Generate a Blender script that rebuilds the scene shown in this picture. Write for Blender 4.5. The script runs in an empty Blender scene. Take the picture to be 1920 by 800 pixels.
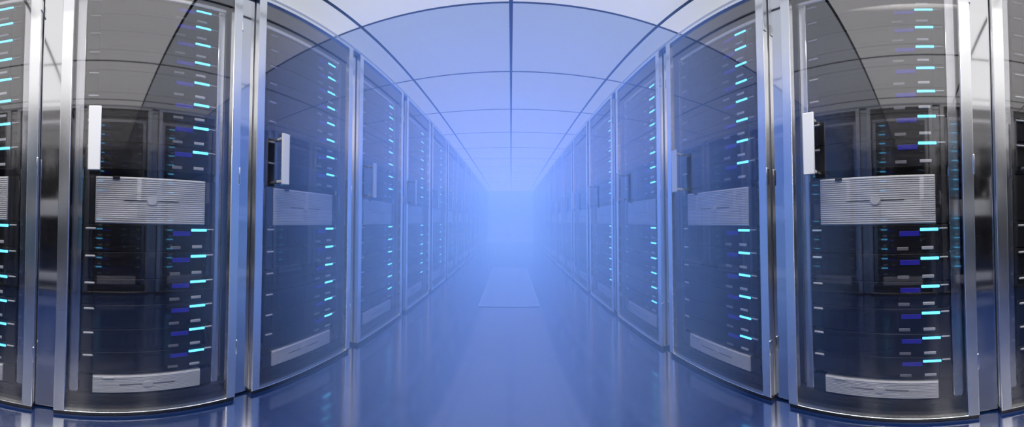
import bpy, bmesh, math, random
from mathutils import Vector, Matrix
random.seed(4)
C = bpy.context.scene.collection
PI = math.pi

# ------------------------------------------------------------------ sizes (metres)
CAM_H = 0.862            # lens height above the floor
XL, XR = -1.0, 0.955     # the two rack fronts
YL, YR = 0.2004, 0.1673  # centre of the first whole rack of each row
PITCH = 0.8395
CEIL = 1.21 + CAM_H
RACK_TOP = 1.182 + CAM_H
GL_T = 1.160 + CAM_H     # door opening
GL_B = 0.027
HALF = 0.333
FR = 0.043
Y_END, Y_BACK = 11.60, -3.4
N0, N1 = -1, 13          # racks of a row
LED0, LEDS = 0.9725 + CAM_H, 0.1027


def col(r, g, b): return (r, g, b, 1.0)


# ------------------------------------------------------------------ materials
def base(name):
    m = bpy.data.materials.new(name); m.use_nodes = True
    nt = m.node_tree
    p = nt.nodes['Principled BSDF']
    return m, nt, p


def mat(name, c, rough=.5, metal=0.0, spec=.5, emit=None, es=1.0, noise=0.0, nscale=20, bump=0.0, coat=0.0):
    m, nt, p = base(name)
    p.inputs['Base Color'].default_value = col(*c)
    p.inputs['Roughness'].default_value = rough
    p.inputs['Metallic'].default_value = metal
    p.inputs['Specular IOR Level'].default_value = spec
    p.inputs['Coat Weight'].default_value = coat
    if emit:
        p.inputs['Emission Color'].default_value = col(*emit)
        p.inputs['Emission Strength'].default_value = es
    if noise or bump:
        tc = nt.nodes.new('ShaderNodeTexCoord'); n = nt.nodes.new('ShaderNodeTexNoise')
        n.inputs['Scale'].default_value = nscale; n.inputs['Detail'].default_value = 4
        nt.links.new(tc.outputs['Object'], n.inputs['Vector'])
        if noise:
            mr = nt.nodes.new('ShaderNodeMapRange')
            mr.inputs['To Min'].default_value = rough - noise; mr.inputs['To Max'].default_value = rough + noise
            nt.links.new(n.outputs['Fac'], mr.inputs['Value']); nt.links.new(mr.outputs['Result'], p.inputs['Roughness'])
        if bump:
            b = nt.nodes.new('ShaderNodeBump'); b.inputs['Strength'].default_value = bump; b.inputs['Distance'].default_value = .002
            nt.links.new(n.outputs['Fac'], b.inputs['Height']); nt.links.new(b.outputs['Normal'], p.inputs['Normal'])
    return m


M = {}
M['alu'] = mat('satin_aluminium', (.93, .93, .94), .20, 1.0, noise=.02, nscale=8)
M['alu_mirror'] = mat('polished_steel', (.78, .78, .79), .07, 1.0, noise=.02, nscale=5)
M['rail'] = mat('zinc_rail', (.90, .90, .91), .12, 1.0, noise=.05)
M['black'] = mat('black_powder_coat', (.006, .006, .008), .30, 0.0, noise=.06, nscale=60)
M['inside'] = mat('cabinet_inside', (.005, .005, .006), .6)
M['server'] = mat('server_bezel_black', (.007, .007, .009), .38, 0.0, noise=.05, nscale=40)
M['groove'] = mat('bezel_groove', (.004, .004, .005), .7)
M['white'] = mat('white_ribbed_plastic', (.95, .95, .96), .5)
M['badge'] = mat('white_badge', (.98, .98, .98), .22)
M['mark'] = mat('dark_mark', (.03, .03, .035), .5)
M['latch'] = mat('pale_latch', (.78, .78, .80), .35, 0.0)
M['button'] = mat('grey_button', (.30, .30, .32), .4)
M['handle'] = mat('painted_handle', (.84, .84, .85), .35)
M['led'] = mat('cyan_status_light', (.02, .3, .4), .4, emit=(.10, .58, 1.0), es=3.3)
M['blue'] = mat('blue_activity_light', (.01, .01, .1), .4, emit=(.03, .025, .55), es=.42)
M['pin'] = mat('tiny_blue_light', (.01, .05, .2), .4, emit=(.02, .2, .8), es=.8)
M['grid'] = mat('ceiling_grid', (.012, .013, .018), .6)
M['bulk'] = mat('white_bulkhead', (.80, .81, .83), .5, emit=None)
M['wall'] = mat('end_wall_paint', (.75, .80, .88), .5, bump=.2)
M['side'] = mat('dark_steel_side', (.40, .40, .43), .32, 1.0, noise=.04)
M['rim'] = mat('grille_rim', (.22, .25, .33), .35)
M['plinth'] = mat('plinth_black', (.02, .02, .026), .35)
M['trimline'] = mat('bright_edge_strip', (.90, .88, .84), .2, 1.0)


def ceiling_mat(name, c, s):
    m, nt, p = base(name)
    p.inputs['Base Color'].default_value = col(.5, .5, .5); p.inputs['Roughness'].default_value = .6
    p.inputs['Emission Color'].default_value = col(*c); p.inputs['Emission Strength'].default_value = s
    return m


M['panel_lit'] = ceiling_mat('lit_diffuser', (1.0, .985, .96), .92)  # overhead rows out of view, emission raised to brighten racks and reflections
M['panel'] = ceiling_mat('diffuser', (.70, .82, 1.0), .34)  # far rows: blue of the haze put into the panels' emission
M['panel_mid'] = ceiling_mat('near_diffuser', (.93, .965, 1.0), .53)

# door glass: clear, faintly smoked, mirror-like at its face
m, nt, p = base('smoked_door_glass'); nt.nodes.remove(p)
out = nt.nodes['Material Output']
tr = nt.nodes.new('ShaderNodeBsdfTransparent'); tr.inputs['Color'].default_value = col(.93, .93, .94)
gl = nt.nodes.new('ShaderNodeBsdfGlossy'); gl.inputs['Color'].default_value = col(.9, .88, .88); gl.inputs['Roughness'].default_value = .03
lw = nt.nodes.new('ShaderNodeLayerWeight'); lw.inputs['Blend'].default_value = .5
pw = nt.nodes.new('ShaderNodeMath'); pw.operation = 'POWER'; pw.inputs[1].default_value = 2.0
fr = nt.nodes.new('ShaderNodeMath'); fr.operation = 'MULTIPLY_ADD'; fr.inputs[1].default_value = .35; fr.inputs[2].default_value = .12
nt.links.new(lw.outputs['Facing'], pw.inputs[0]); nt.links.new(pw.outputs[0], fr.inputs[0])
mx = nt.nodes.new('ShaderNodeMixShader')
nt.links.new(fr.outputs[0], mx.inputs[0]); nt.links.new(tr.outputs[0], mx.inputs[1]); nt.links.new(gl.outputs[0], mx.inputs[2])
nt.links.new(mx.outputs[0], out.inputs['Surface'])
M['glass'] = m

# floor: blue polished vinyl, large soft wear in the gloss
m, nt, p = base('blue_polished_floor')
p.inputs['Base Color'].default_value = col(.012,.035,.14)
p.inputs['Specular IOR Level'].default_value = .5
p.inputs['IOR'].default_value = 3.6
tc = nt.nodes.new('ShaderNodeTexCoord')
n = nt.nodes.new('ShaderNodeTexNoise'); n.inputs['Scale'].default_value = 2.2; n.inputs['Detail'].default_value = 5
mr = nt.nodes.new('ShaderNodeMapRange'); mr.inputs['To Min'].default_value = .08; mr.inputs['To Max'].default_value = .16
nt.links.new(tc.outputs['Object'], n.inputs['Vector']); nt.links.new(n.outputs['Fac'], mr.inputs['Value'])
nt.links.new(mr.outputs['Result'], p.inputs['Roughness'])
n2 = nt.nodes.new('ShaderNodeTexNoise'); n2.inputs['Scale'].default_value = 6
cr = nt.nodes.new('ShaderNodeValToRGB')
cr.color_ramp.elements[0].position = .35; cr.color_ramp.elements[0].color = col(.005, .019, .080)
cr.color_ramp.elements[1].position = .7; cr.color_ramp.elements[1].color = col(.006, .021, .090)
nt.links.new(tc.outputs['Object'], n2.inputs['Vector']); nt.links.new(n2.outputs['Fac'], cr.inputs[0])
nt.links.new(cr.outputs[0], p.inputs['Base Color'])
M['floor'] = m

# perforated plate of the floor grille: a grid of small holes
m, nt, p = base('perforated_plate')
p.inputs['Roughness'].default_value = .3; p.inputs['IOR'].default_value = 3.6
tc = nt.nodes.new('ShaderNodeTexCoord')
vm = nt.nodes.new('ShaderNodeVectorMath'); vm.operation = 'MULTIPLY'; vm.inputs[1].default_value = (42, 42, 0)
fm = nt.nodes.new('ShaderNodeVectorMath'); fm.operation = 'FRACTION'
sm = nt.nodes.new('ShaderNodeVectorMath'); sm.operation = 'SUBTRACT'; sm.inputs[1].default_value = (.5, .5, 0)
ln = nt.nodes.new('ShaderNodeVectorMath'); ln.operation = 'LENGTH'
lt = nt.nodes.new('ShaderNodeMath'); lt.operation = 'LESS_THAN'; lt.inputs[1].default_value = .3
mc = nt.nodes.new('ShaderNodeMix'); mc.data_type = 'RGBA'
mc.inputs[6].default_value = col(.05, .08, .18); mc.inputs[7].default_value = col(.01, .015, .04)
nt.links.new(tc.outputs['Object'], vm.inputs[0]); nt.links.new(vm.outputs[0], fm.inputs[0]); nt.links.new(fm.outputs[0], sm.inputs[0])
nt.links.new(sm.outputs[0], ln.inputs[0]); nt.links.new(ln.outputs['Value'], lt.inputs[0]); nt.links.new(lt.outputs[0], mc.inputs[0])
nt.links.new(mc.outputs[2], p.inputs['Base Color'])
M['perf'] = m


# ------------------------------------------------------------------ mesh helpers
class MB:
    """collects shapes (local x right, y into the rack, z up) and links them as ONE mesh"""
    def __init__(s): s.bm = bmesh.new(); s.mats = []

    def mi(s, m):
        if m not in s.mats: s.mats.append(m)
        return s.mats.index(m)

    def box(s, x0, x1, y0, y1, z0, z1, m, bev=0.0, seg=2):
        g = bmesh.ops.create_cube(s.bm, size=1)
        for v in g['verts']:
            v.co = Vector(((x0 + x1) / 2 + v.co.x * (x1 - x0), (y0 + y1) / 2 + v.co.y * (y1 - y0), (z0 + z1) / 2 + v.co.z * (z1 - z0)))
        fs = list({f for v in g['verts'] for f in v.link_faces})
        k = s.mi(m)
        for f in fs: f.material_index = k
        if bev:
            es = list({e for f in fs for e in f.edges})
            r = bmesh.ops.bevel(s.bm, geom=es, offset=bev, segments=seg, profile=.5, affect='EDGES')
            for f in r['faces']: f.material_index = k; f.smooth = True
        return s

    def ring(s, x0, x1, z0, z1, wx, wz0, wz1, y0, y1, m, bev=0.0):
        """a one-piece rectangular frame with a soft bevel"""
        k = s.mi(m); vs = {}
        for j, y in enumerate((y0, y1)):
            for n, (a, b, c, d) in enumerate(((x0, x1, z0, z1), (x0 + wx, x1 - wx, z0 + wz0, z1 - wz1))):
                for q, (x, z) in enumerate(((a, c), (b, c), (b, d), (a, d))):
                    vs[j, n, q] = s.bm.verts.new((x, y, z))
        fs = []
        for q in range(4):
            r = (q + 1) % 4
            fs.append(s.bm.faces.new((vs[0, 0, q], vs[0, 0, r], vs[0, 1, r], vs[0, 1, q])))
            fs.append(s.bm.faces.new((vs[1, 0, r], vs[1, 0, q], vs[1, 1, q], vs[1, 1, r])))
            fs.append(s.bm.faces.new((vs[0, 0, r], vs[0, 0, q], vs[1, 0, q], vs[1, 0, r])))
            fs.append(s.bm.faces.new((vs[0, 1, q], vs[0, 1, r], vs[1, 1, r], vs[1, 1, q])))
        for f in fs: f.material_index = k
        if bev:
            es = [e for f in fs for e in f.edges if any((v.co.y == y0) for v in e.verts)]
            es = [e for e in set(es) if not (len({tuple(round(c, 5) for c in v.co) for v in e.verts}) == 2 and
                  {v for v in e.verts} & {vs[0, 0, q] for q in range(4)} and {v for v in e.verts} & {vs[0, 1, q] for q in range(4)})]
            r = bmesh.ops.bevel(s.bm, geom=es, offset=bev, segments=3, profile=.5, affect='EDGES')
            for f in r['faces']: f.material_index = k; f.smooth = True
        return s

    def disc(s, cx, cz, r, y0, y1, m, n=24, sx=1.0, sz=1.0):
        k = s.mi(m); a = []; b = []
        for i in range(n):
            t = 2 * PI * i / n
            a.append(s.bm.verts.new((cx + r * sx * math.cos(t), y0, cz + r * sz * math.sin(t))))
            b.append(s.bm.verts.new((cx + r * sx * math.cos(t), y1, cz + r * sz * math.sin(t))))
        f = [s.bm.faces.new(a)]
        for i in range(n): f.append(s.bm.faces.new((a[i], b[i], b[(i + 1) % n], a[(i + 1) % n])))
        for q in f: q.material_index = k
        return s

    def pill(s, x0, x1, z0, z1, y0, y1, m):
        """a small rounded bar lens"""
        h = (z1 - z0); return s.box(x0, x1, y0, y1, z0, z1, m, bev=min(h * .45, (y1 - y0) * .45, .004), seg=2)

    def mesh(s, name):
        bmesh.ops.recalc_face_normals(s.bm, faces=s.bm.faces)
        me = bpy.data.meshes.new(name); s.bm.to_mesh(me); s.bm.free()
        for m in s.mats: me.materials.append(m)
        return me

    def build(s, name, parent=None):
        o = bpy.data.objects.new(name, s.mesh(name)); C.objects.link(o)
        if parent: o.parent = parent
        return o


def tag(o, label=None, cat=None, group=None, kind=None):
    for k, v in (('label', label), ('category', cat), ('group', group), ('kind', kind)):
        if v: o[k] = v
    return o


def empty(name):
    o = bpy.data.objects.new(name, None); C.objects.link(o); o.empty_display_size = .1
    return o


def copy_tree(o, parent=None):
    c = o.copy(); C.objects.link(c)
    for k in ('label', 'category', 'group', 'kind'):
        if parent is None and k in c: del c[k]
    if parent:
        c.parent = parent
    for ch in list(o.children): copy_tree(ch, c)
    return c


ORD = ['', 'first', 'second', 'third', 'fourth', 'fifth', 'sixth', 'seventh', 'eighth', 'ninth', 'tenth', 'eleventh',
       'twelfth', 'thirteenth', 'fourteenth', 'fifteenth', 'sixteenth']


def place(o, side, i, wy=0.0):
    """side -1 left row, +1 right row; i = rack number down the row"""
    if side < 0: o.location = (XL, YL + PITCH * i, 0); o.rotation_euler = (0, 0, PI / 2)
    else: o.location = (XR, YR + PITCH * i, 0); o.rotation_euler = (0, 0, -PI / 2)
    return o


def rk(side, i):
    row = 'left' if side < 0 else 'right'
    if i == -1: return f'rack cut off by the picture\'s {row} edge'
    return f'{ORD[i + 1]} whole rack of the {row} row'


def rk_short(side, i):
    row = 'left' if side < 0 else 'right'
    if i == -1: return f'rack at the {row} picture edge'
    return f'{row} row, {ORD[i + 1]} whole rack'


# ------------------------------------------------------------------ the setting
XW0, XW1 = XL - .95, XR + .95
f = MB().box(XW0, XW1, Y_BACK, Y_END, -.05, 0, M['floor']).build('floor'); f['kind'] = 'structure'

# ceiling: frosted square panels set in a dark grid
SX = [XW0, -.838 - .84, -.838, 0.0, .816, .816 + .84, XW1]
SX = [XL - .02, -.838, 0.0, .816, XR + .02]
SY = [1.261 + .8395 * k for k in range(-6, 13)]
SY = [y for y in SY if Y_BACK < y < Y_END - .1]
cb = MB()
GX, GY = .0095, .0075
ys = [Y_BACK] + SY + [Y_END]
for a in range(len(SX) - 1):
    for b in range(len(ys) - 1):
        x0, x1 = SX[a] + GX, SX[a + 1] - GX
        y0, y1 = ys[b] + GY, ys[b + 1] - GY
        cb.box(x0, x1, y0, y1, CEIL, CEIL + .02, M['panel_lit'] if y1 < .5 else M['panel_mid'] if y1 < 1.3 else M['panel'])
cb.box(XW0, XW1, Y_BACK, Y_END, CEIL + .02, CEIL + .06, M['grid'])
c = cb.build('ceiling'); c['kind'] = 'structure'
gb = MB()
for x in SX[1:-1]: gb.box(x - GX, x + GX, Y_BACK, Y_END, CEIL - .0015, CEIL + .02, M['grid'])
for y in SY: gb.box(SX[0], SX[-1], y - GY, y + GY, CEIL - .001, CEIL + .02, M['grid'])
g = gb.build('trim_1'); g['kind'] = 'structure'
# bulkheads closing the slot between rack tops and ceiling
for nm, x0, x1 in (('trim_2', XL - .10, XL - .008), ('trim_3', XR + .008, XR + .10)):
    t = MB().box(x0, x1, Y_BACK, Y_END, RACK_TOP + .001, CEIL - .0005, M['bulk']).build(nm); t['kind'] = 'structure'
for nm, a in (('wall_left', (XW0 - .05, XW0, Y_BACK, Y_END)), ('wall_right', (XW1, XW1 + .05, Y_BACK, Y_END)),
              ('wall_end', (XW0, XW1, Y_END, Y_END + .05)), ('wall_back', (XW0, XW1, Y_BACK - .05, Y_BACK))):
    w = MB().box(*a, 0, CEIL + .06, M['wall']).build(nm); w['kind'] = 'structure'


# ------------------------------------------------------------------ the rack
def make_rack():
    r = empty('server_rack')
    b = MB()
    W = HALF + FR
    for s in (-1, 1):
        x = sorted((s * W, s * (W - .018)))
        b.box(*x, .036, .88, .02, RACK_TOP, M['side'], .003)
    b.box(-W + .018, W - .018, .030, .88, RACK_TOP - .02, RACK_TOP, M['black'])
    b.box(-W + .018, W - .018, .030, .88, .02, .045, M['black'])
    b.box(-W + .018, W - .018, .865, .88, .045, RACK_TOP - .02, M['inside'])
    b.box(-W + .018, W - .018, .0365, .20, 1.062 + CAM_H, RACK_TOP - .02, M['inside'])          # header board
    b.box(-W + .018, W - .018, .05, .20, .045, -.770 + CAM_H, M['inside'], .003)                 # bottom blank
    b.box(-.235, .235, .046, .05, .050, -.790 + CAM_H, M['groove'])
    b.build('cabinet', r)
    p = MB().box(-W, W, .010, .88, 0, .0195, M['plinth'], .002)
    p.build('plinth', r)
    for s in (-1, 1):
        x = sorted((s * .282, s * .330))
        q = MB().box(*x, .062, .10, .05, 1.03 + CAM_H, M['rail'], .008, 3)
        q.build('mounting_rail', r)
    q = MB().box(-.330, .330, .058, .09, 1.018 + CAM_H, 1.058 + CAM_H, M['rail'], .005, 2)
    q.build('top_rail', r)
    d = MB().ring(-W, W, GL_B - .0035, RACK_TOP - .001, FR, .0035, RACK_TOP - .001 - GL_T, 0.0, .029, M['alu'], .002)
    door = d.build('door', r)
    MB().box(-HALF - .004, HALF + .004, .012, .016, GL_B - .002, GL_T + .004, M['glass']).build('glass_pane', door)
    h = MB()
    hx, h0, h1 = -.238, .147 + CAM_H, .380 + CAM_H
    h.box(hx - .0235, hx + .0235, -.050, -.040, h0, h1, M['handle'], .0035, 3)
    for z in (h0 + .018, h1 - .018):
        h.box(hx - .009, hx + .009, -.041, .0125, z - .006, z + .006, M['handle'], .002)
    h.build('handle', door)
    for z in (.30, 1.03, 1.78):
        hg = MB(); hg.box(HALF + FR - .004, HALF + FR + .004, -.004, .020, z - .035, z + .035, M['rail'], .003)
        hg.build('hinge', door)
    return r


def server_bits(d):
    """shapes of one black server; origin at its slot's status light height"""
    t, bm_ = .0165, .0165 - LEDS + .0028
    body = MB()
    body.box(-.2335, .2335, .0475, .62, bm_, t, M['server'], .0025)
    body.box(-.281, .281, .0525, .0565, bm_ + .001, t - .001, M['server'], .001)          # mounting ears
    body.box(-.200, .060, .0468, .0476, bm_ + .018, bm_ + .0195, M['groove'])
    body.box(-.200, .060, .0468, .0476, t - .020, t - .0185, M['groove'])
    body.box(-.232, .232, .0466, .0476, t - .0030, t - .0012, M['groove'])
    for k in range(5):
        x = -.2 + k * .065
        body.box(x, x + .001, .0468, .0476, bm_ + .020, t - .021, M['groove'])
    parts = [
        ('latch', MB().pill(-.271, -.228, -.004, .005, .044, .054, M['latch'])),
        ('status_light', MB().pill(.170, .241, -.0052, .0052, .0425, .048, M['led'])),
        ('release_tab', MB().pill(.244, .277, -.001, .005, .0460, .054, M['latch'])),
        ('activity_light', MB().pill(.090, .167, -.0225, -.0045, .0450, .048, M['blue'])),
        ('button', MB().pill(.080, .124, -.0735, -.0615, .0450, .048, M['button'])),
        ('button', MB().pill(.175, .221, -.0715, -.0595, .0440, .048, M['latch'])),
    ]
    return body, parts


def join(mbs, name):
    """near-end copies far away: all bits in one mesh"""
    bm = bmesh.new(); mats = []
    for b in mbs:
        me = b.mesh('tmp'); idx = []
        for m_ in me.materials:
            if m_ not in mats: mats.append(m_)
            idx.append(mats.index(m_))
        n0 = len(bm.faces); bm.from_mesh(me); bm.faces.ensure_lookup_table()
        for f_ in bm.faces[n0:]: f_.material_index = idx[f_.material_index]
        bpy.data.meshes.remove(me)
    me = bpy.data.meshes.new(name); bm.to_mesh(me); bm.free()
    for m_ in mats: me.materials.append(m_)
    return me


body, parts = server_bits(0)
srv = body.build('rack_server')
for nm, b in parts: b.build(nm, srv)
body, parts = server_bits(0)
srv_far = join([body] + [b for _, b in parts], 'rack_server_far')
body, parts = server_bits(0)


def ribbed(z0, z1, n, name, hw, badge_z, line=True, tab=True):
    """white unit with horizontal ribs; origin on the floor"""
    b = MB()
    b.box(-hw, hw, .0485, .60, z0, z1, M['white'], .003)
    st = (z1 - z0 - .006) / n
    for k in range(n):
        z = z0 + .003 + st * k
        b.box(-hw + .002, hw - .002, .0455, .0490, z + st * .14, z + st * .86, M['white'], min(.0016, st * .3), 2)
    b.box(-.281, .281, .0545, .0585, z0 + .002, z1 - .002, M['server'], .001)
    ps = []
    m_ = MB().disc(-.002, badge_z, .0150, .0425, .047, M['badge'], sx=1.25)
    ps.append(('badge', m_))
    if line:
        m_ = MB().box(-.118, -.024, .0447, .0458, badge_z - .0011, badge_z + .0011, M['mark'])
        m_.box(.020, .112, .0447, .0458, badge_z - .0011, badge_z + .0011, M['mark'])
        ps.append(('dark_line', m_))
    if tab:
        ps.append(('latch', MB().box(-.165, -.135, .040, .050, z1 - .009, z1 + .001, M['mark'], .003)))
    else:
        ps.append(('latch', MB().box(-.185, -.140, .042, .050, z1 - .011, z1 - .003, M['badge'], .003)))  # white piece standing in for a screw's bright reflection
    return b, ps


MID = (-.0355 + CAM_H, .1400 + CAM_H, 22, 'storage_unit', .2325, .052 + CAM_H, True, True)
LOW = (-.7600 + CAM_H, -.6690 + CAM_H, 11, 'power_unit', .2275, -.713 + CAM_H, True, False)
proto = {}
for nm, a in (('storage_unit', MID), ('power_unit', LOW)):
    b, ps = ribbed(*a); o = b.build(nm)
    for q, m_ in ps: m_.build(q, o)
    b, ps = ribbed(*a)
    proto[nm] = (o, join([b] + [m_ for _, m_ in ps], nm + '_far'))

rack = make_rack()
used = set()


def first(o):
    """the prototype itself is the first one placed, later ones are copies of it"""
    if o.name in used: return copy_tree(o)
    used.add(o.name); return o


gap_me = None


def gap_panel():
    b = MB()
    G = (PITCH - 2 * (HALF + FR)) / 2 - .003
    b.box(-G, G, .036, .044, .012, RACK_TOP - .001, M['alu_mirror'], .002)
    return b


ks = [k for k in range(16) if k not in (8, 9)]
far_bits = []
gp = gap_panel().build('filler_strip')
LASTIND = 8
for side in (-1, 1):
    row = 'left' if side < 0 else 'right'
    for i in range(N0 - 1, N1 + 1):
        shell = i < N0
        r = place(first(rack), side, i)
        if shell:
            tag(r, f'black glass-door server rack of the {row} row beyond the picture edge', 'server rack', 'server racks along the aisle')
        else:
            tag(r, f'black glass-door {rk(side, i)}'.replace('glass-door rack', 'glass-door server rack'), 'server rack', 'server racks along the aisle')
        g = first(gp)
        place(g, side, i + .5)
        if shell:
            tag(g, f'polished steel strip beside the {rk(side, N0)}', 'filler strip', 'steel strips between the racks')
        else:
            tag(g, f'polished steel strip beyond the {rk(side, i)}', 'filler strip', 'steel strips between the racks')
        if shell: continue
        for nm in ('storage_unit', 'power_unit'):
            o, fm_ = proto[nm]
            if i <= 4: q = first(o)
            else:
                q = bpy.data.objects.new(nm, fm_); C.objects.link(q)
            place(q, side, i)
            if nm == 'storage_unit': lb, ct, gr = f'tall white ribbed unit halfway up the {rk(side, i)}', 'storage unit', 'tall white units at mid height'
            else: lb, ct, gr = f'low white ribbed unit in the {rk(side, i)}', 'power unit', 'low white units near the floor'
            tag(q, lb, ct, gr)
        for n_, k in enumerate(ks):
            z = LED0 - LEDS * k
            if i <= LASTIND:
                if i <= 4: q = first(srv)
                else:
                    q = bpy.data.objects.new('rack_server', srv_far); C.objects.link(q)
                place(q, side, i); q.location.z = z
                pos = f'{ORD[n_ + 1]} from the top' if n_ < 8 else f'{ORD[14 - n_]} from the bottom' if n_ < 13 else 'the lowest'
                if n_ == 0: pos = 'topmost'
                tag(q, f'black server, cyan light, {pos}, {rk_short(side, i)}', 'server', 'black servers stacked in the racks')
            else:
                far_bits.append((side, i, z))
# the farthest servers, drowned in the haze
bm = bmesh.new()
for side, i, z in far_bits:
    n0 = len(bm.verts); bm.from_mesh(srv_far); bm.verts.ensure_lookup_table()
    if side < 0: mt = Matrix.Translation((XL, YL + PITCH * i, z)) @ Matrix.Rotation(PI / 2, 4, 'Z')
    else: mt = Matrix.Translation((XR, YR + PITCH * i, z)) @ Matrix.Rotation(-PI / 2, 4, 'Z')
    bmesh.ops.transform(bm, matrix=mt, verts=bm.verts[n0:])
me = bpy.data.meshes.new('distant_servers'); bm.to_mesh(me); bm.free()
for m_ in srv_far.materials: me.materials.append(m_)
o = bpy.data.objects.new('distant_servers', me); C.objects.link(o)
tag(o, 'black servers in the farthest racks at the hazy end of the aisle', 'servers', kind='stuff')

# ------------------------------------------------------------------ floor grille down the middle of the aisle
gr = empty('floor_grille'); gr.location = (-.02, 2.75, 0)
tag(gr, 'perforated floor grille with a pale rim in the middle of the aisle', 'floor grille')
MB().box(-.315, .315, .012, 2.40, .0005, .0035, M['perf']).build('perforated_plate', gr)
b = MB()
b.box(-.327, .327, 0, .012, .0005, .006, M['rim'], .001)
b.box(-.327, .327, 2.40, 2.412, .0005, .006, M['rim'], .001)
b.box(-.327, -.315, .012, 2.40, .0005, .006, M['rim'], .001)
b.box(.315, .327, .012, 2.40, .0005, .006, M['rim'], .001)
b.build('rim', gr)

# ------------------------------------------------------------------ light: added lamps just under the ceiling panels, beamed down
def fill_lamp(y0, y1, wm2, color, spread, x0=-.95, x1=.91):
    l = bpy.data.lights.new('ceiling_panel_lamp', 'AREA'); l.shape = 'RECTANGLE'
    l.size = x1 - x0; l.size_y = y1 - y0; l.energy = wm2 * (y1 - y0) * (x1 - x0); l.color = color; l.spread = math.radians(spread)
    o = bpy.data.objects.new('ceiling_panel_lamp', l); C.objects.link(o)
    o.location = ((x0 + x1) / 2, (y0 + y1) / 2, CEIL - .003)


BLUE = (.14, .275, 1.0)  # tint of the lamps added to light the haze
fill_lamp(.9, 2.4, 9.0, BLUE, 42)  # added lamps without a visible fixture, making the haze glow blue
fill_lamp(2.4, 11.4, 13.5, BLUE, 42)
for sx in (-.5, .48): fill_lamp(-1.4, .65, 41.0, (1, .97, .93), 98, sx - .125, sx + .125)  # two added white strips, out of view, to brighten the ribbed units

# ------------------------------------------------------------------ haze hanging in the aisle
w = bpy.data.worlds.new('world'); bpy.context.scene.world = w; w.use_nodes = True
w.node_tree.nodes['Background'].inputs['Color'].default_value = col(0, 0, 0)
m = bpy.data.materials.new('blue_haze'); m.use_nodes = True
nt = m.node_tree; nt.nodes.remove(nt.nodes['Principled BSDF'])
vs = nt.nodes.new('ShaderNodeVolumeScatter')
vs.inputs['Color'].default_value = col(.32, .55, 1.0); vs.inputs['Density'].default_value = .38; vs.inputs['Anisotropy'].default_value = 0.0
nt.links.new(vs.outputs[0], nt.nodes['Material Output'].inputs['Volume'])
M['haze'] = m
hz = MB().box(XL + .055, XR - .055, .70, Y_END - .002, .008, CEIL - .004, M['haze']).build('haze')
tag(hz, 'pale blue haze filling the aisle between the racks, thickest far off', 'haze', kind='stuff')

# ------------------------------------------------------------------ camera: a panorama lens
FX, FY, X0, Y0 = 486.85, 534.85, 958.2, 400.9
cam = bpy.data.cameras.new('camera'); co = bpy.data.objects.new('camera', cam); C.objects.link(co)
cam.type = 'PANO'; cam.panorama_type = 'EQUIRECTANGULAR'
cam.longitude_min = -X0 / FX; cam.longitude_max = (1920 - X0) / FX
cam.latitude_max = Y0 / FY; cam.latitude_min = -(800 - Y0) / FY
co.location = (0, 0, CAM_H); co.rotation_euler = (PI / 2 + float(.0235), 0, 0)
sc = bpy.context.scene; sc.camera = co
sc.view_settings.view_transform = 'Standard'; sc.view_settings.look = 'None'
sc.view_settings.gamma = 1; sc.view_settings.exposure = 0; sc.view_settings.use_curve_mapping = False
cy = sc.cycles
cy.use_denoising = True; cy.denoiser = 'OPENIMAGEDENOISE'
cy.caustics_reflective = False; cy.caustics_refractive = False
cy.max_bounces = 5; cy.diffuse_bounces = 2; cy.glossy_bounces = 4; cy.transmission_bounces = 4
cy.transparent_max_bounces = 12; cy.volume_bounces = 1
cy.sample_clamp_indirect = 4
cy.use_adaptive_sampling = True; cy.adaptive_threshold = .06; cy.adaptive_min_samples = 16
